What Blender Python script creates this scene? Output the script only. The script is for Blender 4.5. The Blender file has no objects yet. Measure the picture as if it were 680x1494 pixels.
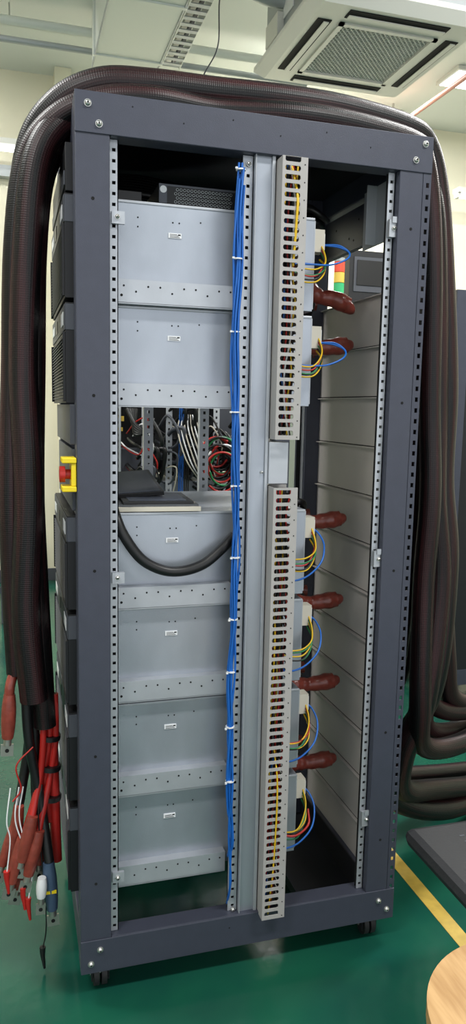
import bpy, math, random
from mathutils import Vector, Matrix
random.seed(7)

# ------------------------------------------------------------------ materials
def lin(h):
    h=h.lstrip('#'); r=[]
    for i in (0,2,4):
        c=int(h[i:i+2],16)/255
        r.append(c/12.92 if c<=.04045 else ((c+.055)/1.055)**2.4)
    return (*r,1)
def mat(name,hexc,metal=0.0,rough=.5,var=0.0,scale=8,bump=0.0,bscale=200,emit=None,estr=0,stretch=None):
    m=bpy.data.materials.new(name); m.use_nodes=True
    nt=m.node_tree; N=nt.nodes; L=nt.links; b=N['Principled BSDF']
    c=lin(hexc)
    b.inputs['Base Color'].default_value=c
    b.inputs['Metallic'].default_value=metal
    b.inputs['Roughness'].default_value=rough
    tc=N.new('ShaderNodeTexCoord')
    if var>0:
        mp=N.new('ShaderNodeMapping'); L.new(tc.outputs['Object'],mp.inputs[0])
        if stretch: mp.inputs['Scale'].default_value=stretch
        n=N.new('ShaderNodeTexNoise'); n.inputs['Scale'].default_value=scale; n.inputs['Detail'].default_value=4
        L.new(mp.outputs[0],n.inputs['Vector'])
        cr=N.new('ShaderNodeValToRGB')
        cr.color_ramp.elements[0].position=.3; cr.color_ramp.elements[1].position=.7
        cr.color_ramp.elements[0].color=tuple(x*(1-var) for x in c[:3])+(1,)
        cr.color_ramp.elements[1].color=tuple(min(1,x*(1+var)) for x in c[:3])+(1,)
        L.new(n.outputs['Fac'],cr.inputs[0]); L.new(cr.outputs[0],b.inputs['Base Color'])
    if bump>0:
        n2=N.new('ShaderNodeTexNoise'); n2.inputs['Scale'].default_value=bscale
        L.new(tc.outputs['Object'],n2.inputs['Vector'])
        bp=N.new('ShaderNodeBump'); bp.inputs['Strength'].default_value=bump; bp.inputs['Distance'].default_value=.002
        L.new(n2.outputs['Fac'],bp.inputs['Height']); L.new(bp.outputs[0],b.inputs['Normal'])
    if emit:
        b.inputs['Emission Color'].default_value=lin(emit); b.inputs['Emission Strength'].default_value=estr
    return m

M={}
M['frame']=mat('frame_paint','#3c3f4c',.1,.40,.05,30,.15,600)
M['frame_dark']=mat('frame_inner_paint','#131419',.1,.5)
M['galv']=mat('galvanised_sheet','#a2a8b1',.6,.34,.10,9,.06,300,stretch=(1,1,.5))
M['galv2']=mat('zinc_rail','#aeb2b8',.5,.4,.05,20)
M['brk']=mat('zinc_bracket','#b9bdc2',.15,.45)
M['duct']=mat('duct_grey_plastic','#a09d9b',0,.5,.03,20)
M['hole']=mat('hole_dark','#08080a',0,.9)
M['black']=mat('black_plastic','#0f0f11',0,.42)
M['bezel']=mat('bezel_black','#121317',.1,.5)
M['bezelgrey']=mat('bezel_grey','#4b4e56',.2,.5)
M['slat']=mat('blanking_panel_grey','#b0aba6',.1,.5,.05,5)
M['white']=mat('white_label','#dcdee0',0,.6)
M['steel']=mat('zinc_bolt','#c9c9c6',.9,.3)
M['blue']=mat('blue_cable','#105cb0',0,.4)
M['red']=mat('red_cable','#a91f1a',0,.42)
M['yellow']=mat('yellow_wire','#d6ae14',0,.45)
M['green']=mat('green_wire','#1d7a46',0,.45)
M['brown']=mat('heat_shrink_brown','#81392e',0,.28,.2,60,.5,80)
M['blueshrink']=mat('heat_shrink_blue','#3f526a',0,.4)
M['beige']=mat('connector_beige','#c4beb0',0,.5)
M['estop']=mat('estop_yellow','#e0c510',0,.45)
M['tin']=mat('tinned_lug','#b9b2ab',.85,.3)
M['wall']=mat('wall_cream','#e1dcc6',0,.8,.02,3)
M['ceil']=mat('ceiling_white','#d4d8d4',0,.8)
M['acw']=mat('ac_white_plastic','#cdcdc6',0,.45)
M['acbody']=mat('ac_sheet_metal','#a3a8aa',.3,.5,.04,10)
M['duckw']=mat('painted_duct_white','#d3d7d2',0,.5)
M['rubber']=mat('caster_rubber','#1c1c1e',0,.6)
M['ltube']=mat('tube_glow','#ffffff',0,.5,emit='#ffffff',estr=4)
M['lightp']=mat('ceiling_panel_glow','#ffffff',0,.5,emit='#e8f0ff',estr=3)
M['lr']=mat('signal_red','#e04a30',0,.4,emit='#e04a30',estr=.15); M['ly']=mat('signal_amber','#e0bc50',0,.4,emit='#e8c040',estr=.1); M['lg']=mat('signal_green','#2fb070',0,.4,emit='#2fb070',estr=.1)
M['pipered']=mat('red_pipe','#b4301e',0,.5)
M['pinkpipe']=mat('sprinkler_pipe','#a9705f',0,.5)
M['linec']=mat('yellow_floor_paint','#b0943f',0,.45,.15,30)
M['slatedev']=mat('tray_grey_blue','#474d5b',.2,.45)
M['pcb']=mat('tray_grey','#505357',.3,.45)
M['seat']=mat('black_vinyl','#191a1e',0,.6,.1,30,.3,150)
M['desk']=mat('bench_grey','#8f9a94',0,.5)

def wood():
    m=bpy.data.materials.new('stool_wood'); m.use_nodes=True
    nt=m.node_tree;N=nt.nodes;L=nt.links;b=N['Principled BSDF']; b.inputs['Roughness'].default_value=.45
    tc=N.new('ShaderNodeTexCoord'); mp=N.new('ShaderNodeMapping'); mp.inputs['Scale'].default_value=(9,1,1); mp.inputs['Rotation'].default_value=(0,0,.5)
    L.new(tc.outputs['Object'],mp.inputs[0])
    n=N.new('ShaderNodeTexNoise'); n.inputs['Scale'].default_value=9; n.inputs['Detail'].default_value=6
    L.new(mp.outputs[0],n.inputs['Vector'])
    cr=N.new('ShaderNodeValToRGB'); cr.color_ramp.elements[0].color=lin('#96703f'); cr.color_ramp.elements[1].color=lin('#b08c5b')
    cr.color_ramp.elements[0].position=.35; cr.color_ramp.elements[1].position=.65
    L.new(n.outputs['Fac'],cr.inputs[0]); L.new(cr.outputs[0],b.inputs['Base Color'])
    return m
M['wood']=wood()
def sleeve():
    m=bpy.data.materials.new('braided_sleeve'); m.use_nodes=True
    nt=m.node_tree;N=nt.nodes;L=nt.links;b=N['Principled BSDF']; b.inputs['Roughness'].default_value=.42
    uv=N.new('ShaderNodeUVMap'); mp=N.new('ShaderNodeMapping'); mp.inputs['Scale'].default_value=(1.2,7,1)
    L.new(uv.outputs[0],mp.inputs[0])
    n=N.new('ShaderNodeTexNoise'); n.inputs['Scale'].default_value=1.8; n.inputs['Detail'].default_value=3; n.inputs['Roughness'].default_value=.5
    L.new(mp.outputs[0],n.inputs['Vector'])
    cr=N.new('ShaderNodeValToRGB'); cr.color_ramp.elements[0].color=lin('#0a090b'); cr.color_ramp.elements[1].color=lin('#3a191c')
    cr.color_ramp.elements[0].position=.42; cr.color_ramp.elements[1].position=.70
    L.new(n.outputs['Fac'],cr.inputs[0])
    sp=N.new('ShaderNodeSeparateXYZ'); L.new(uv.outputs[0],sp.inputs[0])
    def wave(sgn):
        a=N.new('ShaderNodeMath'); a.operation='MULTIPLY'; a.inputs[1].default_value=640; L.new(sp.outputs[0],a.inputs[0])
        c=N.new('ShaderNodeMath'); c.operation='MULTIPLY_ADD'; c.inputs[1].default_value=sgn*2*math.pi*18; L.new(sp.outputs[1],c.inputs[0]); L.new(a.outputs[0],c.inputs[2])
        s=N.new('ShaderNodeMath'); s.operation='SINE'; L.new(c.outputs[0],s.inputs[0]); return s
    w1,w2=wave(1),wave(-1)
    pr=N.new('ShaderNodeMath'); pr.operation='MULTIPLY'; L.new(w1.outputs[0],pr.inputs[0]); L.new(w2.outputs[0],pr.inputs[1])
    mr=N.new('ShaderNodeMapRange'); mr.inputs['From Min'].default_value=-.6; mr.inputs['From Max'].default_value=.6; mr.inputs['To Min'].default_value=.6; mr.inputs['To Max'].default_value=1.05
    L.new(pr.outputs[0],mr.inputs[0])
    vm=N.new('ShaderNodeVectorMath'); vm.operation='SCALE'; L.new(cr.outputs[0],vm.inputs[0]); L.new(mr.outputs[0],vm.inputs['Scale'])
    L.new(vm.outputs[0],b.inputs['Base Color'])
    bp=N.new('ShaderNodeBump'); bp.inputs['Strength'].default_value=.25; bp.inputs['Distance'].default_value=.0008
    L.new(pr.outputs[0],bp.inputs['Height']); L.new(bp.outputs[0],b.inputs['Normal'])
    b.inputs['Specular IOR Level'].default_value=.35
    return m
M['sleeve']=sleeve()
def floorm():
    m=bpy.data.materials.new('green_epoxy'); m.use_nodes=True
    nt=m.node_tree;N=nt.nodes;L=nt.links;b=N['Principled BSDF']
    tc=N.new('ShaderNodeTexCoord')
    n=N.new('ShaderNodeTexNoise'); n.inputs['Scale'].default_value=3; n.inputs['Detail'].default_value=6
    L.new(tc.outputs['Object'],n.inputs['Vector'])
    cr=N.new('ShaderNodeValToRGB'); cr.color_ramp.elements[0].color=lin('#11443a'); cr.color_ramp.elements[1].color=lin('#18523f')
    cr.color_ramp.elements[0].position=.35; cr.color_ramp.elements[1].position=.65
    L.new(n.outputs['Fac'],cr.inputs[0]); L.new(cr.outputs[0],b.inputs['Base Color'])
    n3=N.new('ShaderNodeTexNoise'); n3.inputs['Scale'].default_value=9; n3.inputs['Detail'].default_value=5
    L.new(tc.outputs['Object'],n3.inputs['Vector'])
    mr=N.new('ShaderNodeMapRange'); mr.inputs['To Min'].default_value=.08; mr.inputs['To Max'].default_value=.26
    L.new(n3.outputs['Fac'],mr.inputs[0]); L.new(mr.outputs[0],b.inputs['Roughness'])
    n2=N.new('ShaderNodeTexNoise'); n2.inputs['Scale'].default_value=25
    L.new(tc.outputs['Object'],n2.inputs['Vector'])
    bp=N.new('ShaderNodeBump'); bp.inputs['Strength'].default_value=.15; bp.inputs['Distance'].default_value=.004
    L.new(n2.outputs['Fac'],bp.inputs['Height']); L.new(bp.outputs[0],b.inputs['Normal'])
    return m
M['floor']=floorm()

# ------------------------------------------------------------------ builder
def empty(name,loc=(0,0,0)):
    e=bpy.data.objects.new(name,None); e.location=loc; e.empty_display_size=.1
    bpy.context.collection.objects.link(e); return e
def catmull(P,k=8):
    P=[Vector(p) for p in P]
    if len(P)<3: 
        return [P[0].lerp(P[-1],i/k) for i in range(k+1)]
    Q=[P[0]*2-P[1]]+P+[P[-1]*2-P[-2]]; out=[]
    for i in range(1,len(Q)-2):
        a,b,c,d=Q[i-1:i+3]
        for j in range(k):
            t=j/k
            out.append(.5*((2*b)+(c-a)*t+(2*a-5*b+4*c-d)*t*t+(3*b-a-3*c+d)*t**3))
    out.append(P[-1]); return out
class B:
    def __init__(s,name,parent=None,bevel=0,off=(0,0,0)):
        s.name=name;s.parent=parent;s.v=[];s.f=[];s.mi=[];s.sm=[];s.uv=[];s.mats=[];s.bevel=bevel;s.off=Vector(off)
    def m(s,k):
        if k not in s.mats: s.mats.append(k)
        return s.mats.index(k)
    def add(s,vs,fs,k,smooth=False,uvs=None):
        o=len(s.v); s.v+=[Vector(v)+s.off for v in vs]; mi=s.m(k)
        for i,f in enumerate(fs):
            s.f.append([o+a for a in f]); s.mi.append(mi); s.sm.append(smooth)
            s.uv.append(uvs[i] if uvs else [(0,0)]*len(f))
    def box(s,x0,x1,y0,y1,z0,z1,k,M4=None):
        vs=[(x0,y0,z0),(x1,y0,z0),(x1,y1,z0),(x0,y1,z0),(x0,y0,z1),(x1,y0,z1),(x1,y1,z1),(x0,y1,z1)]
        if M4: vs=[M4@Vector(v) for v in vs]
        s.add(vs,[(0,3,2,1),(4,5,6,7),(0,1,5,4),(1,2,6,5),(2,3,7,6),(3,0,4,7)],k)
    def tube(s,pts,r,k,n=10,kk=8,smooth=True,cap=True,raw=False):
        P=[Vector(p) for p in pts] if raw else catmull(pts,kk)
        T=[(P[min(i+1,len(P)-1)]-P[max(i-1,0)]).normalized() for i in range(len(P))]
        a=Vector((0,0,1)) if abs(T[0].z)<.9 else Vector((1,0,0))
        nrm=T[0].cross(a).normalized(); vs=[];L=[0]
        for i in range(len(P)):
            nrm=(nrm-T[i]*nrm.dot(T[i])).normalized(); bn=T[i].cross(nrm)
            rr=r(i/(len(P)-1)) if callable(r) else r
            for j in range(n):
                t=2*math.pi*j/n; vs.append(P[i]+(nrm*math.cos(t)+bn*math.sin(t))*rr)
            if i: L.append(L[-1]+(P[i]-P[i-1]).length)
        fs=[];uv=[]
        for i in range(len(P)-1):
            for j in range(n):
                j2=(j+1)%n
                fs.append((i*n+j,i*n+j2,(i+1)*n+j2,(i+1)*n+j))
                uv.append([(L[i],j/n),(L[i],(j+1)/n),(L[i+1],(j+1)/n),(L[i+1],j/n)])
        s.add(vs,fs,k,smooth,uv)
        if cap:
            m=len(P)-1
            s.add(vs[:n],[tuple(range(n))[::-1]],k); s.add(vs[m*n:],[tuple(range(n))],k)
    def cyl(s,p0,p1,r,k,n=16,r2=None):
        r2=r if r2 is None else r2
        s.tube([p0,p1],lambda t:r+(r2-r)*t,k,n=n,raw=True)
    def bolt(s,x,y,z,r=.007,k='steel',d=(0,-1,0)):
        d=Vector(d)
        p=Vector((x,y,z))
        s.cyl(p,p+d*.002,r*1.2,k,14); s.tube([p+d*.002,p+d*.004,p+d*.006,p+d*.007],lambda t:r*math.sqrt(max(.02,1-t*t*.9)),k,n=12,raw=True)
        s.cyl(p+d*.0069,p+d*.0075,r*.35,'hole',6)
    def hole(s,x,y,z,r=.004,d=(0,-1,0)):
        p=Vector((x,y,z)); s.cyl(p,p+Vector(d)*.0008,r,'hole',12)
    def ladder(s,x0,x1,y0,y1,z0,z1,hx0,hx1,hh,pitch,k,start=.01):
        s.box(x0,hx0,y0,y1,z0,z1,k); s.box(hx1,x1,y0,y1,z0,z1,k)
        z=z0+start; last=z0
        while z+hh<z1:
            s.box(hx0,hx1,y0,y1,last,z,k); last=z+hh; z+=pitch
        s.box(hx0,hx1,y0,y1,last,z1,k)
    def done(s):
        me=bpy.data.meshes.new(s.name); me.from_pydata(s.v,[],s.f)
        for k in s.mats: me.materials.append(M[k])
        uvl=me.uv_layers.new(name='UVMap')
        for p,mi,sm,uv in zip(me.polygons,s.mi,s.sm,s.uv):
            p.material_index=mi; p.use_smooth=sm
            for j in range(len(uv)): uvl.data[p.loop_start+j].uv=uv[j]
        me.update()
        o=bpy.data.objects.new(s.name,me); bpy.context.collection.objects.link(o)
        if s.parent:
            o.parent=s.parent; o.location=-Vector(s.parent.location)
        if s.bevel:
            b=o.modifiers.new('bevel','BEVEL'); b.width=s.bevel; b.segments=2; b.limit_method='ANGLE'
        return o

# ------------------------------------------------------------------ room
CZ=3.9
b=B('floor'); b.box(-5,6,-5,4.7,-.05,0,'floor'); b.done()
b=B('ceiling'); b.box(-5,6,-5,4.7,CZ,CZ+.1,'ceil'); b.done()
b=B('wall_back'); b.box(-5,6,4.58,4.7,0,CZ,'wall')
b.done()
b=B('wall_left'); b.box(-5.1,-5,-5,4.7,0,CZ,'wall'); b.done()
b=B('wall_right'); b.box(6,6.1,-5,4.7,0,CZ,'wall'); b.done()
b=B('wall_column'); b.box(.22,.34,4.4,4.579,0,CZ-.001,'wall'); b.done()
b=B('baseboard_back'); b.box(-5,6,4.565,4.579,0.001,.1,'bezelgrey'); b.done()
b=B('floor_line'); b.box(1.0,1.045,-4,4.3,.0002,.0015,'linec'); b.done()

# ceiling services
b=B('ceiling_duct',bevel=.006)
b.box(.40,.80,-1.0,3.5,3.56,CZ-.001,'duckw')
for y in (0.2,1.4,2.6,3.3): b.box(.385,.815,y,y+.03,3.55,CZ-.002,'duckw')
for x in (.395,.797): b.box(x,x+.008,-1,3.5,3.552,3.575,'acbody')  # added darker edge strips, the duct's side shading put into colour
b.box(.43,.77,3.5,3.51,3.59,3.87,'acbody')  # end plate in a greyer tone, shading put into its colour
b.done()
b=B('cable_tray')
b.box(.84,.845,-1,3.5,3.62,3.70,'duckw'); b.box(.96,.965,-1,3.5,3.62,3.70,'duckw')
for i in range(60): b.box(.845,.96,-1+i*.075,-.965+i*.075,3.62,3.625,'acbody')
b.box(.87,.90,-1,3.5,3.645,3.67,'acw'); b.box(.91,.93,-1,3.5,3.645,3.665,'bezelgrey')
for y in (0,1.7,3.3):
    b.cyl((.842,y,3.70),(.842,y,CZ),.004,'steel',6); b.cyl((.962,y,3.70),(.962,y,CZ),.004,'steel',6)
b.done()
b=B('conduit_run')
b.tube([(-.2,3.55,3.78),(1.0,3.55,3.78),(1.9,3.55,3.78)],.028,'duckw')
b.tube([(-.2,3.62,3.70),(1.9,3.62,3.70)],.02,'acbody')
for x in (-.1,.9,1.8): b.cyl((x,3.55,3.78),(x,3.55,CZ),.006,'steel',6)
b.done()
b=B('ceiling_beam'); b.box(-4.9,-.1,2.9,3.2,3.72,CZ-.001,'duckw'); b.done()
b=B('hanging_cable')
b.tube([(1.06,2.7,3.9),(1.03,2.75,3.7),(1.05,2.85,3.5),(.98,2.92,3.35),(.96,3.0,3.2),(.93,3.0,3.1)],.004,'bezelgrey',n=6); b.done()
b=B('sprinkler_pipe')
b.tube([(2.88,2.4,3.7),(2.88,3.2,3.7),(2.88,4.04,3.7),(2.88,4.5,3.7)],.018,'pinkpipe')
b.cyl((2.88,2.9,3.7),(2.88,2.9,CZ),.008,'steel',6); b.cyl((2.88,4.2,3.7),(2.88,4.2,CZ),.008,'steel',6)
b.done()
b=B('fire_pipe'); b.cyl((2.76,4.4,3.55),(2.76,4.4,CZ),.025,'pipered'); b.cyl((2.76,4.4,3.5),(2.76,4.4,3.56),.035,'steel',12); b.done()
b=B('drop_pipe'); b.cyl((3.0,4.3,3.3),(3.0,4.3,CZ),.015,'acw'); b.cyl((3.0,4.3,3.27),(3.0,4.3,3.31),.03,'acw',12); b.done()
def tubefix(x0,x1,y,z):
    b=B('fluorescent_fixture')
    b.box(x0,x1,y-.05,y+.05,z+.03,z+.07,'acw'); b.cyl((x0+.03,y,z+.012),(x1-.03,y,z+.012),.022,'ltube',10)
    b.box(x0,x0+.03,y-.03,y+.03,z-.01,z+.03,'acw'); b.box(x1-.03,x1,y-.03,y+.03,z-.01,z+.03,'acw')
    b.cyl((x0+.2,y,z+.07),(x0+.2,y,CZ),.004,'steel',6); b.cyl((x1-.2,y,z+.07),(x1-.2,y,CZ),.004,'steel',6)
    b.done()
tubefix(-1.6,-.02,4.35,3.26); tubefix(3.5,5.0,4.2,3.24)
b=B('wall_trunking'); b.box(-4.9,.0,4.50,4.578,3.12,3.2,'acbody'); b.done()
b=B('ceiling_light_panel'); b.box(2.98,3.9,3.42,3.72,CZ-.03,CZ-.001,'acw'); b.box(3.0,3.88,3.44,3.70,CZ-.034,CZ-.03,'lightp'); b.done()

# AC cassette
AZ=3.35
ac=empty('ceiling_air_conditioner',(1.75,2.38,AZ))
b=B('body',ac,.005); b.box(1.33,2.17,1.95,2.80,AZ+.07,AZ+.40,'acbody')
b.box(1.322,1.33,2.1,2.3,AZ+.22,AZ+.32,'estop'); b.box(1.322,1.33,2.35,2.5,AZ+.18,AZ+.3,'white')
b.box(1.29,1.33,2.5,2.7,AZ+.1,AZ+.22,'acw'); b.box(1.31,1.33,2.05,2.75,AZ+.075,AZ+.085,'bezelgrey'); b.done()
b=B('fascia_panel',ac)
X0,X1,Y0,Y1=1.275,2.225,1.87,2.86
ZB=AZ
def ring(d,z): return [(X0+d,Y0+d,z),(X1-d,Y0+d,z),(X1-d,Y1-d,z),(X0+d,Y1-d,z)]
vs=ring(0,AZ+.07)+ring(0,AZ+.045)+ring(.05,ZB)+ring(.20,ZB)+ring(.20,ZB+.02); fs=[(0,1,2,3)]
for r in range(4):
    for j in range(4): j2=(j+1)%4; fs.append((r*4+j,(r+1)*4+j,(r+1)*4+j2,r*4+j2))
fs.append((16,19,18,17)); b.add(vs,fs,'acw'); b.done()
b=B('louvres',ac)
for (x0,x1,y0,y1) in ((X0+.2,X1-.2,Y0+.08,Y0+.155),(X0+.2,X1-.2,Y1-.155,Y1-.08),(X0+.08,X0+.155,Y0+.2,Y1-.2),(X1-.155,X1-.08,Y0+.2,Y1-.2)):
    b.box(x0,x1,y0,y1,ZB-.004,ZB+.001,'hole')
    if x1-x0>y1-y0: b.box(x0+.01,x1-.01,y0+.035,y1-.012,ZB-.012,ZB-.007,'acw')
    else: b.box(x0+.035,x1-.012,y0+.01,y1-.01,ZB-.012,ZB-.007,'acw')
b.done()
b=B('intake_grille',ac)
gx0,gx1,gy0,gy1=X0+.2,X1-.2,Y0+.2,Y1-.2
b.box(gx0,gx1,gy0,gy1,ZB+.012,ZB+.016,'bezelgrey')
b.box(gx0,gx1,gy0,gy0+.025,ZB-.01,ZB+.012,'acw'); b.box(gx0,gx1,gy1-.025,gy1,ZB-.01,ZB+.012,'acw')
b.box(gx0,gx0+.025,gy0,gy1,ZB-.01,ZB+.012,'acw'); b.box(gx1-.025,gx1,gy0,gy1,ZB-.01,ZB+.012,'acw')
n=20; w=gx1-gx0
for i in range(-n,n):
    c=i*w/n
    for sgn in (1,-1):
        x0=max(gx0,gx0+c) ; x1=min(gx1,gx1+c)
        if x1-x0<.02: continue
        def yy(x): 
            v=(x-gx0-c); v=v*(gy1-gy0)/w
            return gy0+v if sgn==1 else gy1-v
        b.cyl((x0,yy(x0),ZB+.006),(x1,yy(x1),ZB+.006),.0045,'acw',4)
b.done()
b=B('hanger_rods',ac)
for x in (1.4,2.1):
    for y in (2.05,2.7): b.cyl((x,y,AZ+.4),(x,y,CZ),.006,'steel',6)
b.done()
b=B('insulated_pipe',ac)
b.tube([(1.10,2.5,3.88),(1.08,2.5,3.76),(1.12,2.5,3.66),(1.22,2.5,3.62),(1.33,2.5,3.62)],.035,'acbody'); b.done()

# ------------------------------------------------------------------ main rack
rack=empty('equipment_rack',(.415,.3,0))
Z0,Z1=.07,2.07; W=.833; D=.6
fr=B('frame',rack,.0025)
for y0,y1 in ((0,.055),(D-.055,D)):
    fr.box(0,.073,y0,y1,Z0,Z1,'frame')
    fr.box(.750,.812,y0,y1,Z0,Z1,'frame')
    fr.box(.073,.75,y0,y0+.05,1.989,Z1,'frame')
    fr.box(.073,.75,y0,y0+.05,Z0,.155,'frame')
    fr.box(.812,W,y0,y0+.05,1.989,Z1,'frame'); fr.box(.812,W,y0,y0+.05,Z0,.145,'frame')
for x0,x1 in ((0.002,.05),(.782,.831)):
    for z0,z1 in ((Z0,.15),(1.995,Z1-.002)):
        fr.box(x0,x1,.055,D-.055,z0,z1,'frame')
fr.done()
b=B('base_pan',rack); b.box(.60,.782,.052,.548,.072,.080,'frame_dark'); b.box(.778,.782,.055,.545,.08,.155,'frame_dark'); b.box(.60,.606,.052,.548,.08,.1,'frame_dark'); b.done()
b=B('beam_covers',rack,.002)
b.box(0.0,W,-.003,-.0002,1.989,Z1+.001,'frame'); b.box(0.0,W,-.003,-.0002,Z0-.001,.155,'frame')
b.done()
b=B('slotted_post_edge',rack); b.ladder(.812,W,0.0,.003,.145,1.989,.820,.828,.011,.0265,'frame')
b.box(.812,.815,.003,.05,.145,1.989,'frame_dark'); b.box(.815,.833,.04,.05,.145,1.989,'frame_dark'); b.done()
b=B('roof_panel',rack); b.box(.02,.81,.05,.55,2.056,2.066,'frame_dark'); b.done()
b=B('frame_bolts',rack)
for x,z in ((.027,2.046),(.050,2.008),(.811,2.053),(.788,2.015),(.046,.129),(.024,.095),(.787,.126),(.812,.098)): b.bolt(x,-.003,z,.0065)
for z in (1.86,1.45,1.06,.62,.3): b.hole(.037,0,z,.0035)
for z in (1.86,1.45,1.03,.6,.3): b.hole(.785,0,z,.0035)
for i in range(6): b.hole(.12+i*.11,-.003,2.03 if i%2 else 2.05,.0015)
b.done()
b=B('casters',rack)
for x in (.05,.78):
    for y in (.05,.55):
        b.box(x-.025,x+.025,y-.025,y+.025,.062,.071,'steel')
        b.box(x-.022,x-.018,y-.02,y+.02,.02,.064,'frame_dark'); b.box(x+.018,x+.022,y-.02,y+.02,.02,.064,'frame_dark')
        b.cyl((x-.016,y,.03),(x-.003,y,.03),.03,'rubber',24); b.cyl((x+.003,y,.03),(x+.016,y,.03),.03,'rubber',24)
        b.cyl((x-.024,y,.03),(x+.024,y,.03),.006,'steel',10)
b.done()
b=B('mounting_rails',rack)
def rail(x0,x1,y,z0=.156,z1=1.988,dp=.03):
    c=(x0+x1)/2; sgn=1 if y<.3 else -1
    b.ladder(x0,x1,min(y,y+sgn*.002),max(y,y+sgn*.002),z0,z1,c-.0038,c+.0038,.007,.0222,'galv2')
    b.box(x1-.002,x1,min(y,y+sgn*dp),max(y,y+sgn*dp),z0,z1,'galv2')
    b.box(x0+.001,x1-.003,min(y+sgn*.012,y+sgn*.013),max(y+sgn*.012,y+sgn*.013),z0,z1,'hole')
rail(.074,.093,.02); rail(.731,.749,.02); rail(.371,.396,.02)
rail(.074,.093,.58); rail(.731,.749,.58)
for x in (.24,.41):
    b.ladder(x,x+.028,.548,.550,.156,1.988,x+.010,x+.018,.009,.0222,'brk'); b.box(x,x+.002,.55,.57,.156,1.988,'brk')
b.done()
b=B('centre_channel',rack,.0015)
b.box(.396,.444,.012,.05,.12,1.99,'galv'); b.box(.396,.399,.004,.012,.12,1.99,'galv2'); b.box(.436,.444,.006,.012,.12,1.99,'galv2')
b.box(.444,.492,.0,.045,1.253,1.352,'galv2')
b.box(.36,.45,.004,.02,.115,.135,'galv2')
b.done()
b=B('channel_bolts',rack)
for z in (1.97,.16): b.bolt(.384,.018,z,.005); 
b.bolt(.47,.04,1.985,.005); b.bolt(.43,.01,1.28,.003); b.bolt(.37,.004,.125,.006)
b.done()
b=B('wiring_duct',rack)
P_=.0188
def slot_panel(z0,z1):
    xa,xb,hx0,hx1=.447,.507,.4535,.4905; hh=.0108; y0,y1=-.030,-.0275
    b.box(xa,hx0,y0,y1,z0,z1,'duct'); b.box(hx1,xb,y0,y1,z0,z1,'duct')
    z=z0+.01; last=z0
    def bar(za,zb):
        r=.0035
        prof=[(hx0,za-r),(hx0+r*.4,za-r*.3),(hx0+r,za),(hx1-r,za),(hx1-r*.4,za-r*.3),(hx1,za-r),(hx1,zb+r),(hx1-r*.4,zb+r*.3),(hx1-r,zb),(hx0+r,zb),(hx0+r*.4,zb+r*.3),(hx0,zb+r)]
        n=len(prof)
        vs=[(x,y0,z) for x,z in prof]+[(x,y1,z) for x,z in prof]
        fs=[tuple(range(n))]+[(i,i+n,(i+1)%n+n,(i+1)%n) for i in range(n)]
        b.add(vs,fs,'duct')
    while z+hh<z1:
        if last>z0: bar(last,z)
        else: b.box(hx0,hx1,y0,y1,last,z,'duct')
        last=z+hh; z+=P_
    b.box(hx0,hx1,y0,y1,last,z1,'duct')
def duct(z0,z1):
    slot_panel(z0,z1)
    b.box(.447,.4495,-.0275,.05,z0,z1,'duct')
    z=z0
    while z<z1-.01:
        b.box(.5045,.507,-.0275,.05,z,z+.0085,'duct'); z+=P_
    b.box(.447,.507,.047,.05,z0,z1,'duct')
    z=z0+.006
    while z<z1-.005:
        b.hole(.5,-.03,z,.0014); z+=P_*2
duct(1.359,1.982); duct(.149,1.247)
b.done()
b=B('duct_wires',rack)
for (z0,z1) in ((1.365,1.975),(.16,1.24)):
    for i in range(14):
        c=['red','black','yellow','red','black','blue','black','red','white','black','yellow','black','red','black'][i]
        x=.453+i*.0036; y=random.uniform(-.005,.025); pts=[]
        n=int((z1-z0)/.07)
        for j in range(n+1):
            pts.append((min(.501,max(.452,x+random.uniform(-.008,.008))),max(-.022,y+random.uniform(-.012,.01)),z0+(z1-z0)*j/n))
        b.tube(pts,.0022,c,n=6,kk=4)
b.box(.45,.504,.035,.047,.16,1.24,'black'); b.box(.45,.504,.035,.047,1.37,1.97,'black')
b.done()
b=B('blue_cable_loom',rack)
for i in range(10):
    rr=.0086*math.sqrt(i/10); a=i*2.4
    pts=[]
    zend=.42 if i>3 else (.2 if i%2 else .33)
    z=1.965-.012*(i%5)
    ph=random.uniform(0,6)
    while z>zend:
        f=(1.965-z)/1.55
        cx=.357+.010*f+.004*math.sin(z*7)+.0028*math.sin(z*23+ph); w=1.15-.35*f
        a2=a+z*1.7
        pts.append((cx+rr*w*math.cos(a2),.0+rr*w*math.sin(a2)+.002*math.sin(z*19+ph),z)); z-=.055
    if i<=3: pts.append((.372,.03,zend-.03))
    else: pts.append((.374,.015,zend-.02))
    b.tube(pts,.0027,'blue',n=6,kk=4)
for z in (1.95,1.76,1.6,1.42,1.25,1.08,.93,.80,.66,.52):
    f=(1.965-z)/1.55; cx=.357+.010*f+.004*math.sin(z*7)
    b.cyl((cx,0,z-.0015),(cx,0,z+.0015),.0112,'white',14); b.box(cx-.016,cx-.011,-.013,-.009,z-.002,z+.002,'white')
b.done()
tops=[1.884,1.655,1.180,.949,.709,.472]
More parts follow.
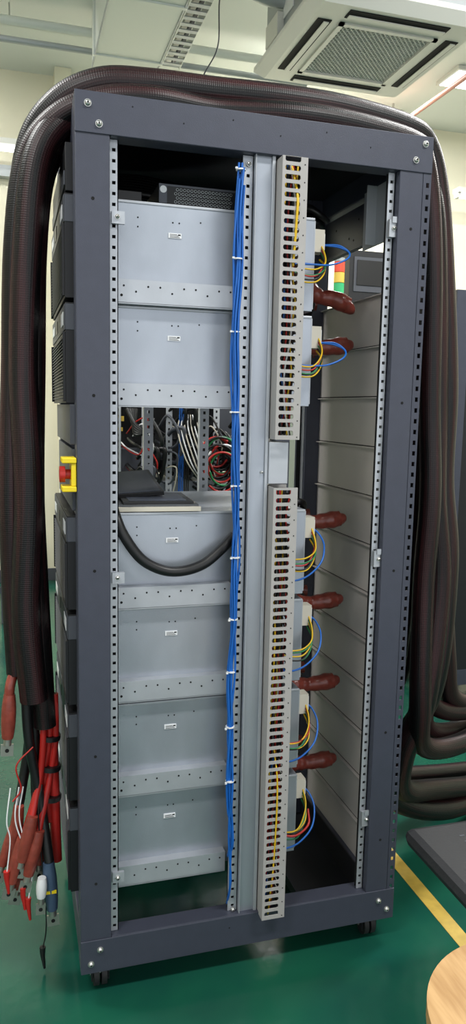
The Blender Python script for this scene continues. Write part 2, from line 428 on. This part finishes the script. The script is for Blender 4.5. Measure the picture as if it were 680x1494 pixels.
for ci,zt in enumerate(tops):
    b=B('power_chassis_%d'%(ci+1),rack,.0015)
    zb=zt-.222
    b.box(.004,.572,.08,.52,zb+.004,zt,'galv')
    b.box(.004,.572,.078,.08,zt-.006,zt,'galv2')
    b.done()
    b=B('chassis_fittings_%d'%(ci+1),rack)
    b.box(.093,.372,.055,.0575,zb-.004,zb+.047,'galv2'); b.box(.093,.372,.055,.085,zb-.006,zb-.003,'galv2')
    b.box(.094,.372,.0575,.08,zb+.044,zb+.047,'galv2')
    for i in range(10): b.hole(.11+i*.0275,.055,zb+.033-(.012 if i%3==1 else 0),.0022)
    b.hole(.105,.055,zb+.012,.003)
    lx=.215; lz=zt-.063
    b.box(lx,lx+.03,.0775,.08,lz-.011,lz,'white')
    for q in range(3): b.box(lx+.003,lx+.02+.003*q,.077,.0775,lz-.0035-.003*q,lz-.0025-.003*q,'black')
    b.box(lx+.022,lx+.028,.077,.0775,lz-.005,lz-.002,'black')
    for x,z in ((.145,zt-.035),(.145,zt-.055),(.225,zt-.04),(.24,zt-.04),(.29,zt-.035)): b.hole(x,.08,z,.0018)
    b.box(.572,.576,.085,.515,zb+.01,zt-.005,'galv2')
    b.box(.576,.603,.09,.125,zt-.075,zt-.022,'beige'); b.box(.603,.606,.095,.12,zt-.068,zt-.03,'white')
    b.box(.576,.60,.2,.30,zt-.10,zt-.03,'black')
    b.box(.576,.59,.34,.48,zt-.19,zt-.05,'bezelgrey')
    for q in range(5): b.hole(.545,.08,zt-.03-.035*q,.002)
    b.done()
b=B('rail_clips',rack)
for z in (1.83,1.04,.30):
    b.box(.078,.106,.012,.02,z-.014,z+.012,'galv2'); b.bolt(.09,.012,z,.005)
for x,z in ((.745,1.86),(.745,1.06),(.745,.36)):
    b.box(x-.012,x+.012,.008,.018,z-.02,z+.02,'galv2'); b.bolt(x,.008,z,.005); b.box(x-.006,x+.006,.004,.008,z+.012,z+.026,'galv2')
b.done()
b=B('rear_power_leads',rack)
for ci,zt in enumerate(tops):
    zc=zt-.06; y=.25; dz=.0
    if ci==0: zc=zt-.155; dz=-.03
    b.tube([(.60,y,zc+.004-dz*.7),(.63,y,zc+.003-dz*.5),(.66,y,zc),(.70,y-.005,zc+.004+dz*.3),(.74,y-.01,zc+.010+dz)],lambda t:.0215+.002*math.sin(t*9)+.001*math.sin(t*31),'brown',n=16)
    b.tube([(.735,y-.01,zc+.008+dz),(.75,y-.01,zc+.010+dz*1.3),(.757,y-.01,zc+.010+dz*1.3)],lambda t:.019-.009*t,'brown',n=14)
    b.tube([(.60,.33,zc-.01),(.64,.35,zc),(.66,.40,zc+.03),(.64,.46,zc+.02),(.60,.47,zc-.03)],.014,'black',n=10)
    b.tube([(.60,.30,zc+.02),(.64,.29,zc+.02),(.67,.33,zc-.01),(.67,.4,zc-.06),(.66,.5,zc-.12)],.011,'black',n=10)
    b.tube([(.60,.28,zc+.05),(.63,.27,zc+.055),(.655,.30,zc+.04),(.66,.36,zc+.0),(.65,.42,zc-.02)],.010,'black',n=10)
    b.tube([(.61,.40,zc-.01),(.66,.40,zc),(.71,.39,zc)],.018,'brown',n=12)
b.done()
b=B('rear_signal_wires',rack)
for ci,zt in enumerate(tops):
    zw=zt-.13 if ci else zt-.14
    for k in range(2):
        if ci<2:
            zz=zt-.095 if ci==0 else zt-.10
            b.tube([(.505,.03,zz-.02-.004*k),(.55,.03,zz-.022),(.60,.04,zz-.018),(.645,.05,zz+.0),(.66,.07,zz+.02),(.64,.09,zz+.035+.004*k),(.603,.105,zz+.04)],.0024,'blue',n=6)
        else:
            b.tube([(.505,.03,zt-.165-.004*k),(.53,.02,zt-.168),(.565,.02,zt-.155),(.60,.03,zt-.125),(.618,.06,zt-.09),(.615,.09,zt-.065),(.603,.105,zt-.055+.003*k)],.0024,'blue',n=6)
    for k,c in enumerate(('yellow','red','green','black','yellow') if ci%2==0 or ci<2 else ('yellow','green','yellow','black','green')):
        zz=zw+.014-.006*k
        j=random.uniform(-.006,.006)
        b.tube([(.505,.03,zz),(.53,.025+.002*k,zz-.006+j),(.56,.03,zz-.004+j),(.585+j*.5,.045,zz+.015),(.597,.07,zz+.04),(.595,.10,zz+.075-.004*k)],.002,c,n=6)
b.done()
b=B('bottom_loop_wires',rack)
b.tube([(.505,.03,.34),(.55,.02,.335),(.59,.03,.355),(.60,.06,.38)],.003,'red',n=6); b.tube([(.47,-.01,.15),(.475,-.028,.3),(.478,-.031,.5),(.47,-.02,.6)],.002,'yellow',n=6)
b.tube([(.48,.0,1.97),(.485,-.028,1.9),(.483,-.032,1.85),(.482,-.02,1.75)],.003,'yellow',n=6)
b.done()
b=B('blanking_panels',rack,.001)
z=1.733
for i in range(12):
    b.box(.797,.80,.06,.545,z-.131,z,'slat'); b.box(.788,.80,.06,.545,z-.004,z-.001,'slat')
    b.box(.7965,.797,.06,.545,z-.1325,z-.1305,'hole')
    z-=.1333
b.box(.801,.806,.056,.548,.155,1.735,'frame_dark')
b.done()
b=B('side_beam',rack,.0015)
b.box(.79,.80,.245,.57,1.872,1.985,'frame'); b.box(.784,.79,.245,.57,1.872,1.88,'frame')
b.box(.780,.786,.06,.25,1.856,2.003,'brk'); b.box(.765,.786,.058,.06,1.856,2.003,'brk')
b.box(.752,.780,.175,.178,1.856,2.003,'brk')
for y,z in ((.3,1.95),(.36,1.91),(.45,1.95),(.33,1.9)): b.hole(.79,y,z,.003,(-1,0,0))
for y,z in ((.2,1.97),(.2,1.89)): b.hole(.78,y,z,.003,(-1,0,0))
b.done()
b=B('network_switch',rack,.001)
b.box(.196,.44,.10,.36,1.886,1.932,'bezel'); b.box(.03,.16,.12,.3,1.886,1.915,'black')
b.box(.196,.44,.0995,.101,1.928,1.933,'bezelgrey')
b.box(.196,.215,.098,.10,1.89,1.928,'bezelgrey')
for i in range(16):
    for j in range(4):
        xx=.235+i*.0085+(.004 if j%2 else 0); zz=1.895+j*.009
        b.cyl((xx,.10,zz),(xx,.099,zz),.0034,'acbody',8); b.hole(xx,.099,zz,.0022)
b.cyl((.206,.1,1.92),(.206,.097,1.92),.008,'white',14)
b.done()
b=B('upper_cables',rack)
for i in range(7):
    z=1.935+.012*i
    b.tube([(.03,.3+.03*i,z+.02),(.2,.33+.02*i,z+.03),(.4,.3+.02*i,z),(.55,.35,z-.02),(.66,.28+.03*i,z-.01),(.70,.4,z-.03),(.62,.5,z-.05),(.58,.42,z-.1)],.011,'black',n=8)
for j in range(4):
    pts=[(.64+.05*math.cos(a)+.01*j,.30+.06*math.sin(a)+.03*j,1.94+.012*math.sin(a*2)+.01*j) for a in [k*math.pi/5 for k in range(11)]]
    b.tube(pts,.008,'black',n=8,kk=5)
b.done()
for ci,zt in enumerate(tops):
    b=B('front_bezel_%d'%(ci+1),rack,.001)
    zb=zt-.222; X=-.018
    b.box(X,.0035,.058,.542,zb,zt-.003,'bezel')
    b.box(X-.002,X,.06,.54,zt-.062,zt-.006,'bezelgrey')
    b.box(X,.003,.0565,.058,zt-.062,zt-.006,'bezelgrey')
    b.box(X-.0035,X-.002,.09,.16,zt-.05,zt-.02,'white'); b.box(X-.0035,X-.002,.3,.36,zt-.05,zt-.02,'black'); b.box(X-.0035,X-.002,.42,.50,zt-.045,zt-.022,'white')
    z=zb+.01
    while z<zt-.07:
        b.box(X-.004,X,.07,.53,z,z+.0025,'bezelgrey'); z+=.0075
    b.box(X-.006,X,.06,.068,zb+.004,zt-.066,'bezel'); b.box(X-.006,X,.532,.54,zb+.004,zt-.066,'bezel')
    b.done()
b=B('front_filler_panels',rack,.001)
b.box(-.015,.003,.058,.542,1.886,1.985,'bezel'); b.box(-.018,-.015,.07,.53,1.90,1.93,'bezelgrey')
b.box(-.010,.003,.058,.542,1.34,1.43,'bezelgrey'); b.box(-.006,.003,.058,.542,1.19,1.33,'bezelgrey'); 
b.done()
b=B('emergency_stop',rack,.002)
b.box(-.032,-.001,.0,.06,1.302,1.314,'estop'); b.box(-.032,-.001,.0,.06,1.239,1.251,'estop'); b.box(-.012,-.001,.004,.06,1.251,1.302,'estop')
b.cyl((-.012,.03,1.276),(-.024,.03,1.276),.011,'red',16); b.cyl((-.024,.03,1.276),(-.036,.03,1.276),.018,'red',20)
b.done()
b=B('display_tray',rack,.0015)
R=Matrix.Translation((.19,.20,1.19))@Matrix.Rotation(math.radians(-3),4,'Z')
b.box(-.09,.11,-.12,.14,-.008,.008,'pcb',R); b.box(-.09,.115,-.125,-.12,-.008,.003,'beige',R)
b.box(-.07,.10,-.11,.08,.008,.014,'black',R); b.box(-.055,.085,-.095,.06,.014,.015,'slatedev',R)
for q in range(5): b.box(.101,.108,-.09+.03*q,-.075+.03*q,.008,.010,'tin',R)
R2=Matrix.Translation((.135,.30,1.226))@Matrix.Rotation(math.radians(9),4,'X')@Matrix.Rotation(math.radians(-4),4,'Y')
b.box(-.06,.095,-.12,.11,-.005,.005,'black',R2); b.box(-.052,.087,-.112,.10,.005,.006,'slatedev',R2)
b.box(-.06,-.04,.0,.02,-.036,-.004,'pcb',R2); b.box(.07,.09,.05,.07,-.036,-.004,'pcb',R2)
b.done()
b=B('drooping_hose',rack)
b.tube([(.085,.10,1.215),(.092,.06,1.175),(.11,.045,1.13),(.15,.042,1.075),(.20,.042,1.047),(.25,.042,1.043),(.30,.042,1.058),(.345,.05,1.09),(.38,.065,1.12)],.0125,'black',n=12)
b.done()

# ------------------------------------------------------------------ big sleeved cable bundle over the rack
cb=empty('sleeved_cable_bundle',(.4,.25,2.12))
def hang(name,li,ri,lane_y,lane_z,r,lend,rend):
    b=B(name,cb)
    lx,ly=li; rx,ry=ri
    rnd=lambda a: random.uniform(-a,a)
    lane=[(.83,lane_y,lane_z-.012),(.66,lane_y+rnd(.015),lane_z+.006),(.50,lane_y+rnd(.02),lane_z+.008),(.33,lane_y+rnd(.02),lane_z+.008),(.18,lane_y+rnd(.01),lane_z+.006),(.07,lane_y*.8+ly*.2,lane_z-.003)]
    m=-.088
    left=[(-.01+(lx-m)*.4,lane_y*.4+ly*.6,lane_z-.045),(-.068+(lx-m)*.55,ly,lane_z-.135),(-.092+(lx-m)*.6,ly,lane_z-.32)]
    z=lane_z-.6
    while z>lend+.12:
        g=min(1,.65+(1.5-z)*.5)
        left.append((-.104+(lx-m)*g+rnd(.007),ly+rnd(.010),z)); z-=.28
    left.append((-.092+(lx-m)*.95,ly,lend))
    rm=1.01
    right=[(.885+(rx-rm)*.3,lane_y*.5+ry*.5,lane_z-.045),(.925+(rx-rm)*.45,ry,lane_z-.15),(.95+(rx-rm)*.55,ry,lane_z-.35)]
    z=lane_z-.65
    while z>.8:
        g=min(1,.6+(1.5-z)*.7); right.append((.97+.05*min(1,(1.55-z)*1.5)+(rx-rm)*g+rnd(.012),ry+rnd(.012),z)); z-=.25
    right+=rend
    pts=right[::-1]+lane+left
    ph=random.uniform(0,6)
    b.tube(pts,lambda t:r*(1+.05*math.sin(t*17+ph)),'sleeve',n=20,kk=8)
    return b
specs=[
 ((-.128,.16),(.955,.12),.10,2.101,.78,.030),
 ((-.092,.13),(1.00,.14),.16,2.102,.72,.033),
 ((-.064,.16),(.985,.20),.22,2.100,.64,.028),
 ((-.112,.21),(1.045,.16),.13,2.146,.80,.034),
 ((-.076,.20),(1.03,.22),.19,2.145,.66,.031),
 ((-.060,.24),(.96,.25),.28,2.10,.64,.027),
 ((-.105,.27),(1.075,.24),.25,2.144,.76,.030),
 ((-.075,.30),(1.02,.30),.34,2.10,.68,.027)]
for i,(l,r,ly,lz,le,rb) in enumerate(specs):
    rx,ry=r
    t=i%4
    if t==0: rend=[(rx,ry,.62),(rx+.04,ry+.04,.47),(rx+.22,ry+.12,.42),(rx+.5,ry+.25,.44),(rx+1.0,ry+.5,.40)]
    elif t==1: rend=[(rx-.02,ry,.62),(rx-.06,ry+.03,.45),(rx-.03,ry+.08,.31),(rx+.16,ry+.2,.22),(rx+.6,ry+.4,.10),(rx+1.0,ry+.6,.04)]
    elif t==2: rend=[(rx+.03,ry,.70),(rx+.09,ry+.04,.55),(rx+.28,ry+.1,.50),(rx+.6,ry+.2,.55),(rx+1.0,ry+.45,.5)]
    else: rend=[(rx-.03,ry,.64),(rx-.12,ry+.05,.42),(rx-.08,ry+.12,.25),(rx+.20,ry+.22,.12),(rx+.7,ry+.5,.04)]
    hang('sleeve_%d'%(i+1),l,r,ly,lz,rb,le,rend).done()

b=B('lead_ends',cb)
def lug(p,d,k='brown',L=.07,r=.013):
    p=Vector(p); d=Vector(d).normalized()
    b.tube([p-d*L*.3,p,p+d*L*.3,p+d*L*.7,p+d*L],lambda t:r*(.85+.25*math.sin(t*3.1)),k,n=12)
    q=p+d*L; b.cyl(q,q+d*.018,r*.62,'tin',12)
    s=d.cross(Vector((0,1,0))).normalized(); n=s.cross(d).normalized()
    Mx=Matrix((( s.x,n.x,d.x,0),(s.y,n.y,d.y,0),(s.z,n.z,d.z,0),(0,0,0,1))); Mx=Matrix.Translation(q+d*.016)@Mx
    w=r*.95
    b.box(-w,w,-.0018,.0018,0,.030,'tin',Mx); e=Mx@Vector((0,0,.016)); b.cyl(e-n*.0026,e+n*.0026,.005,'hole',10)
b.tube([(-.135,.16,.80),(-.150,.14,.76),(-.154,.14,.72)],.012,'brown'); lug((-.154,.14,.71),(-.06,0,-1),L=.085,r=.016)
for i,(x,y) in enumerate(((-.075,.15),(-.06,.16),(-.045,.16),(-.068,.19),(-.055,.2))):
    e=(( -.11,.12,.40),(-.135,.13,.34),(-.095,.12,.36),(-.046,.17,.33),(-.12,.15,.31))[i]
    b.tube([(x,y,.72),(x+.0,y,.60),(x*.7+e[0]*.3,y,.50),e],.0085,'red',n=10)
    if i!=3: lug(e,(-.25,0,-1),L=.09,r=.0155)
for i,(x,y) in enumerate(((-.115,.15),(-.10,.17),(-.11,.2))):
    e=((-.066,.12,.30),(-.09,.15,.40),(-.14,.16,.42))[i]
    b.tube([(x,y,.80),(x+.005,y,.62),(e[0]*.6+x*.4,y,.46),e],.0125,'black',n=12)
lug((-.066,.12,.27),(.06,0,-1),'blueshrink',L=.10,r=.016); lug((-.09,.15,.38),(.0,0,-1),L=.1,r=.014); lug((-.14,.16,.40),(-.12,0,-1),L=.12,r=.015); lug((-.155,.16,.36),(-.3,0,-1),L=.08,r=.013)
lug((-.085,.10,.26),(-.05,0,-1),'white',L=.04,r=.012)
b.box(-.083,-.05,.103,.106,.222,.230,'estop')
b.tube([(-.055,.17,.68),(-.05,.17,.5),(-.047,.17,.35),(-.045,.17,.27)],.014,'red',n=10)
b.tube([(-.07,.17,.7),(-.07,.17,.5),(-.062,.17,.38)],.012,'red',n=10)
for z in (.6,.52,.44): b.cyl((-.058,.168,z),(-.057,.168,z+.012),.026,'black',12)
for (x0,x1,z1,k) in ((-.155,-.168,.22,'white'),(-.135,-.13,.17,'white'),(-.125,-.118,.14,'white'),(-.08,-.085,.0,'black')):
    b.tube([(x0,.13,.5),(x0-.01,.12,.42),(x1+.01,.12,z1+.15),(x1,.12,z1+.06)],.0018,k,n=6)
    kk='red' if k!='black' else 'black'
    b.tube([(x1,.12,z1+.07),(x1,.12,z1+.05),(x1+.002,.12,z1+.03),(x1+.004,.12,z1+.01)],lambda t:.007*(1-.7*t)+.001,kk,n=8)
b.tube([(-.1,.13,.6),(-.14,.12,.56),(-.13,.12,.50),(-.15,.12,.47)],.002,'red',n=6)
b.done()

# ------------------------------------------------------------------ racks in the row behind
def back_rack(x0,y0,seed):
    rnd=random.Random(seed)
    e=empty('background_rack',(x0+.4,y0+.3,0))
    b=B('frame',e,.002,off=(x0,y0,0))
    for y in (0,.545):
        for x in (0,.76): b.box(x,x+.073,y,y+.055,.07,2.0,'frame')
        b.box(.073,.76,y,y+.05,1.93,2.0,'frame'); b.box(.073,.76,y,y+.05,.07,.15,'frame')
    for x in (0.002,.782):
        b.box(x,x+.05,.055,.545,1.93,1.998,'frame'); b.box(x,x+.05,.055,.545,.07,.15,'frame')
    for x in (.04,.79):
        for y in (.05,.55): b.cyl((x-.014,y,.03),(x+.014,y,.03),.03,'rubber',16); b.box(x-.02,x+.02,y-.02,y+.02,.055,.071,'steel')
    if seed==2: b.box(-.002,.0,.0,.6,.07,2.0,'frame'); b.box(.073,.76,.002,.006,.15,1.93,'frame_dark')
    b.done()
    b=B('rails',e,off=(x0,y0,0))
    for x in (.09,.20,.30,.50,.72):
        b.ladder(x,x+.026,.02,.022,.15,1.93,x+.009,x+.017,.01,.025,'brk')
    for x in (.3,.5): b.ladder(x,x+.024,.57,.572,.15,1.93,x+.008,x+.016,.01,.025,'galv2')
    b.done()
    b=B('modules',e,.001,off=(x0,y0,0))
    for z in (.2,.44,.68,.92,1.5,1.72):
        b.box(.02,.6,.09,.51,z,z+.2,'galv'); b.box(.6,.64,.1,.3,z+.05,z+.15,'black')
    b.box(.1,.7,.34,.50,1.14,1.46,'black')
    b.box(.1,.25,.15,.3,1.14,1.25,'bezelgrey'); b.box(.32,.48,.12,.3,1.14,1.20,'black'); b.box(.55,.68,.15,.3,1.3,1.44,'bezelgrey')
    b.done()
    b=B('cabling',e,off=(x0,y0,0))
    for k in range(44):
        c=rnd.choice(['black','black','black','bezelgrey','black','white','black','red','black','beige']); x=rnd.uniform(.12,.7); z=rnd.uniform(1.13,1.40)
        b.tube([(x,.06,z),(x+.03,-.0,z+.05),(x+.07,-.03,z+rnd.uniform(-.05,.06)),(x+.05,.02,z-.08),(x-.02,.06,z-.05),(x-.03,.2,z-.03)],rnd.choice([.004,.006,.009]) if c in('black','bezelgrey') else .003,c,n=8)
    for k in range(6):
        b.tube([(.35+.008*k,.01,1.9),(.352+.008*k,0,1.3),(.345+.008*k,.01,.3)],.003,'blue' if k<3 else 'black',n=6)
    for k in range(14):
        R_=.055+.006*(k%5); cx,cz=.50+.012*(k%3),1.25-.006*k
        pts=[(cx+R_*math.cos(a),-.03-.004*k,cz+R_*1.1*math.sin(a)) for a in [j*math.pi/6+.3*k for j in range(12)]]
        b.tube(pts,.0045,('red','black','green','red','black','red','black','black','white','black','red','green','black','red')[k],n=8,kk=4)
    for k in range(7):
        b.tube([(.36+.01*k,.02,1.40),(.34+.015*k,-.03,1.33),(.37+.02*k,-.05,1.22-.01*k),(.42+.01*k,-.03,1.15),(.44,.02,1.13)],.0028,'white' if k%2 else 'beige',n=6)
    for k in range(5): b.tube([(.14+.01*k,.03,1.42),(.17,.0,1.36-.01*k),(.22,-.02,1.33),(.25,.03,1.38-.02*k)],.008,'black',n=8)
    b.box(.1,.13,.03,.05,1.37,1.39,'ly'); b.box(.105,.125,.03,.05,1.33,1.345,'ly')
    b.done()
back_rack(.17,1.35,1)
back_rack(1.87,1.5,2)

c=empty('test_cabinet',(2.0,3.0,0))
b=B('cabinet_body',c,.006); b.box(1.6,2.5,2.8,3.3,.05,1.55,'desk'); b.box(1.62,2.48,2.795,2.8,.9,1.5,'bezelgrey'); b.box(1.7,2.3,2.79,2.795,1.1,1.4,'black')
for x in (1.65,2.45):
    for y in (2.85,3.25): b.cyl((x,y,0),(x,y,.05),.025,'rubber',12)
b.box(1.98,2.34,2.95,3.2,1.55,2.46,'frame_dark')
b.box(2.01,2.31,2.945,2.95,2.2,2.42,'bezelgrey'); b.box(2.03,2.29,2.94,2.945,2.24,2.40,'black'); b.box(2.01,2.31,2.945,2.95,1.7,2.12,'bezel')
b.done()
b=B('signal_tower_light')
sx,sy=1.887,2.9; z=1.55
b.cyl((sx,sy,z),(sx,sy,z+.02),.05,'acw',20); b.cyl((sx,sy,z+.02),(sx,sy,2.0),.012,'steel',12)
b.cyl((sx,sy,2.0),(sx,sy,2.17),.036,'acbody',20)
for k,cc in enumerate(('lg','ly','lr')): b.cyl((sx,sy,2.172+.066*k),(sx,sy,2.234+.066*k),.034,cc,20)
b.cyl((sx,sy,2.368),(sx,sy,2.39),.034,'acbody',20); b.done()
wb=empty('workbench',(-1.2,3.7,0))
b=B('bench_frame',wb,.003); b.box(-2.2,-.15,3.3,4.1,.72,.76,'desk')
for x in (-2.15,-.22):
    for y in (3.35,4.03): b.box(x,x+.05,y,y+.05,0,.72,'bezelgrey')
b.box(-2.15,-.2,3.36,3.4,.2,.24,'bezelgrey'); b.done()
b=B('bench_items',wb,.004); b.box(-.6,-.3,3.5,3.8,.761,1.05,'black'); b.box(-.57,-.33,3.497,3.5,.80,1.02,'desk'); b.box(-1.1,-.7,3.5,3.8,.761,.9,'bezelgrey'); b.done()

# ------------------------------------------------------------------ stools
st=empty('round_wooden_stool',(.565,-.915,0))
b=B('seat',st,.004); b.cyl((.565,-.915,.575),(.565,-.915,.60),.172,'wood',72); b.done()
b=B('legs',st)
for a in (45,135,225,315):
    ca,sa=math.cos(math.radians(a)),math.sin(math.radians(a))
    b.cyl((.565+.09*ca,-.915+.09*sa,.575),(.565+.10*ca,-.915+.10*sa,0),.016,'wood',12)
b.done()
ch=empty('black_vinyl_stool',(.9,-.46,0))
b=B('seat',ch,.02); b.box(.695,1.10,-.66,-.262,.46,.50,'seat'); b.done()
b=B('seat_print',ch)
for r in range(4):
    for q in range(7-r): b.box(.80+.026*q,.812+.026*q,-.33-.022*r,-.326-.022*r,.4995,.5005,'bezelgrey')
b.done()
b=B('pedestal',ch)
b.cyl((.93,-.48,.46),(.93,-.48,.05),.025,'steel',16); b.cyl((.93,-.48,.0),(.93,-.48,.03),.17,'black',32); b.cyl((.93,-.48,.03),(.93,-.48,.06),.16,'black',32,.03)
b.done()

# ------------------------------------------------------------------ lights
def area(name,loc,sx,sy,power,col=(1,1,1),rot=(0,0,0)):
    l=bpy.data.lights.new(name,'AREA'); l.shape='RECTANGLE'; l.size=sx; l.size_y=sy; l.energy=power; l.color=col
    o=bpy.data.objects.new(name,l); o.location=loc; o.rotation_euler=rot; bpy.context.collection.objects.link(o); return o
for i,(x,y) in enumerate(((-1.6,-1.6),(1.6,-1.6),(-1.6,1.0),(2.4,.6),(-1.4,3.2),(2.2,3.9),(4.4,2))):
    area('ceiling_lamp',(x,y,3.84),1.2,.3,90 if i<4 else 115,(1,.99,.97))
w=bpy.data.worlds.new('World'); bpy.context.scene.world=w; w.use_nodes=True
w.node_tree.nodes['Background'].inputs[0].default_value=(.93,.96,1,1); w.node_tree.nodes['Background'].inputs[1].default_value=1.45
bpy.context.scene.view_settings.view_transform='Standard'

# ------------------------------------------------------------------ camera
cam=bpy.data.cameras.new('camera'); co=bpy.data.objects.new('camera',cam); bpy.context.collection.objects.link(co)
cam.sensor_fit='VERTICAL'; cam.sensor_height=36; cam.lens=36*1100/1494; cam.clip_start=.02
xa=Vector((.95981,-.28039,.02026)).normalized(); za=Vector((-.2805,-.95044,.13506)); za=(za-xa*za.dot(xa)).normalized(); ya=za.cross(xa)
co.matrix_world=Matrix(((xa.x,ya.x,za.x,-.137),(xa.y,ya.y,za.y,-1.678),(xa.z,ya.z,za.z,1.4265),(0,0,0,1)))
bpy.context.scene.camera=co
